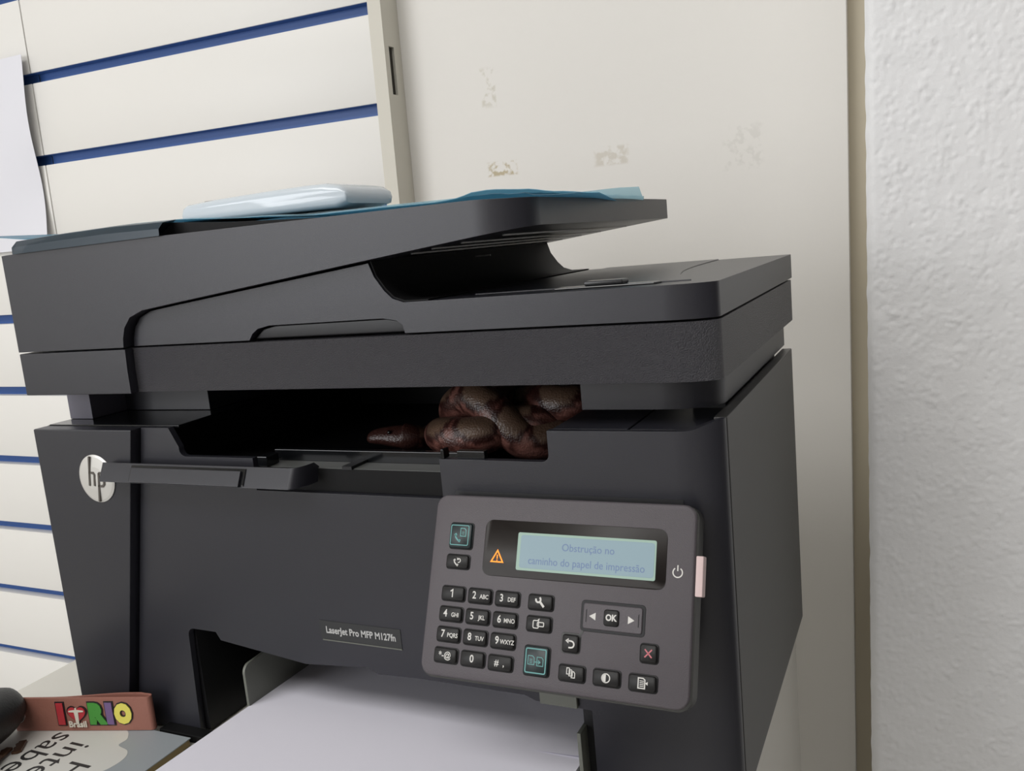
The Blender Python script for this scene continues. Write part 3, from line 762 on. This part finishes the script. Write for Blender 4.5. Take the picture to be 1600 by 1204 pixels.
A_ = Vector((-.022, -.0365)); B_ = Vector((.0655, -.0105)); dr = (B_ - A_).normalized(); nr_ = Vector((dr.y, -dr.x))   # nr_ faces the viewer
Ls = (B_ - A_).length
def strap_curve(side):
    out = []
    for i in range(30):
        t = i / 29; s = t * Ls
        wdt = .0007 + .0034 * smoothstep(.35, .9, t) * (1 - smoothstep(.94, 1.0, t) * .25)
        bw = .0003 + .0046 * smoothstep(.30, .85, t) * (1 - .35 * smoothstep(.92, 1.0, t))
        out.append(A_ + dr * s + nr_ * (.0014 if side > 0 else -bw))
    return out
fr = strap_curve(1); bkc = strap_curve(-1)
end = [B_ + dr * (.0026 * math.sin(math.pi * k / 8)) + nr_ * (-.0009 + .0023 * math.cos(math.pi * k / 8)) for k in range(1, 8)]
loop = fr + end + bkc[::-1]
mb = MB(); R = []; th_ = .0011
for i, p in enumerate(loop):
    a = loop[max(i-1, 0)]; b = loop[min(i+1, len(loop)-1)]; t = (b - a).normalized(); n2 = Vector((-t.y, t.x))
    q = p + n2 * th_
    z0 = BZ + .0003; z1 = BZ + .0222
    R.append([(p.x, p.y, z0), (p.x, p.y, z1), (q.x, q.y, z1), (q.x, q.y, z0)])
mb.loft(R)
stp = thing('key_strap', (.02, -.025, BZ), 'brown leather key strap with colourful raised RIO lettering beside the printer', 'keychain')
mb.build('strap', LEATH, stp, bevel=.0003)
# lettering: local frame on the strap's front face
SM = Matrix(((dr.x, 0, nr_.x, 0), (dr.y, 0, nr_.y, 0), (0, 1, 0, 0), (0, 0, 0, 1)))
def on_strap(s, zc, off=.0):
    wdt = .0014
    p = A_ + dr * s + nr_ * (wdt + off); return T((p.x, p.y, BZ + zc)) @ SM
INK = mat('emblem_outline', (22, 20, 22), .5)
def letter(ch, s, col, size=.0165, sx=.95, zc=.0112):
    mb = MB(); text_into(mb, ch, size, on_strap(s, zc, .0001), 0, .0003, bold=.0023, sx=sx)
    text_into(mb, ch, size, on_strap(s, zc, .0005), 1, .0004, bold=.0015, sx=sx)
    return mb.build('raised_letter', [INK, mat('emblem_' + col[0], col[1], .5)], stp)
letter('I', .0330, ('red', (178, 48, 56)), sx=1.0)
letter('R', .0570, ('green', (66, 142, 52)), sx=.92)
letter('I', .0660, ('purple', (112, 88, 132)), sx=1.0)
letter('O', .0750, ('yellow', (222, 212, 96)), size=.0150, sx=.82)
def heart(k):
    return [(k * 16 * math.sin(a) ** 3, k * (13*math.cos(a) - 5*math.cos(2*a) - 2*math.cos(3*a) - math.cos(4*a))) for a in [2*math.pi*i/40 for i in range(40)]]
mb = MB()
for k, h0, h1, mi in ((.00043, 0, .0004, 0), (.00037, .0003, .0009, 1)):
    r0 = len(mb.v); mb.prism(heart(k), 'z', h0, h1, mi); mb.xf(on_strap(.0440, .0118, .0001), r0)
r0 = len(mb.v)
fig = [(-.0005, .0048), (.0005, .0048), (.0005, .0036), (.0050, .0030), (.0050, .0022), (.0014, .0020), (.0010, -.0050), (-.0010, -.0050), (-.0014, .0020), (-.0050, .0022), (-.0050, .0030), (-.0005, .0036)]
mb.prism(fig, 'z', .0008, .0012, 2); mb.xf(on_strap(.0440, .0112, .0001), r0)
text_into(mb, 'Brasil', .0056, on_strap(.0440, .0052, .0013), 2, .0001, bold=.00015)
mb.build('heart_emblem', [INK, D.materials['emblem_red'], mat('emblem_cream', (215, 210, 195), .5)], stp)
cr_ = on_strap(.004, .0115, .0012).translation
mb = MB(); mb.tube([cr_ + dr.to_3d() * (.0045 * math.cos(a)) + Vector((0, 0, .0045 * math.sin(a))) for a in [2*math.pi*i/24 for i in range(25)]], .0007)
mb.build('key_ring', mat('chrome', (210, 210, 210), .15, metal=1), stp)
# pouch and keys
PB = mat('black_leather', (40, 40, 40), .45, bump=.2, bscale=700)
pc = thing('key_pouch', (-.03, -.06, BZ), 'rounded black leather key case at the lower left corner', 'key case')
mb = MB(); R = []
for i in range(17):
    t = i / 16; a = math.pi * t; y = -.0760 + .043 * -math.cos(a); k = math.sin(a) ** .55 if 0 < i < 16 else .02
    R.append([(-.0175 + .0215 * k * math.cos(b) + .014 * (.5 - t), y, BZ + .0170 + .0166 * k * math.sin(b) + .002 * t) for b in [2*math.pi*j/24 for j in range(24)]])
mb.loft(R); mb.build('case', PB, pc, ang=60)
for i, (x, y, l, a) in enumerate(((-.004, -.046, .013, -.9), (-.002, -.056, .013, -1.3), (.002, -.066, .013, -1.1))):
    mb = MB(); out = [(0, .002), (0, -.002)]
    for q in range(6): out += [(l * (q + .3) / 6, -.002 - (.0012 if q % 2 else .0002)), (l * (q + .8) / 6, -.002 - (.0012 if q % 2 else .0002))]
    out += [(l, 0), (l * .9, .002)]
    mb.prism(out, 'z', 0, .0015); mb.xf(T((x, y, BZ + .0004 + .0016 * i)) @ Matrix.Rotation(a, 4, 'Z')); mb.build('key', mat('brass_key', (92, 66, 50), .4, metal=.6) if i == 0 else D.materials['brass_key'], pc)
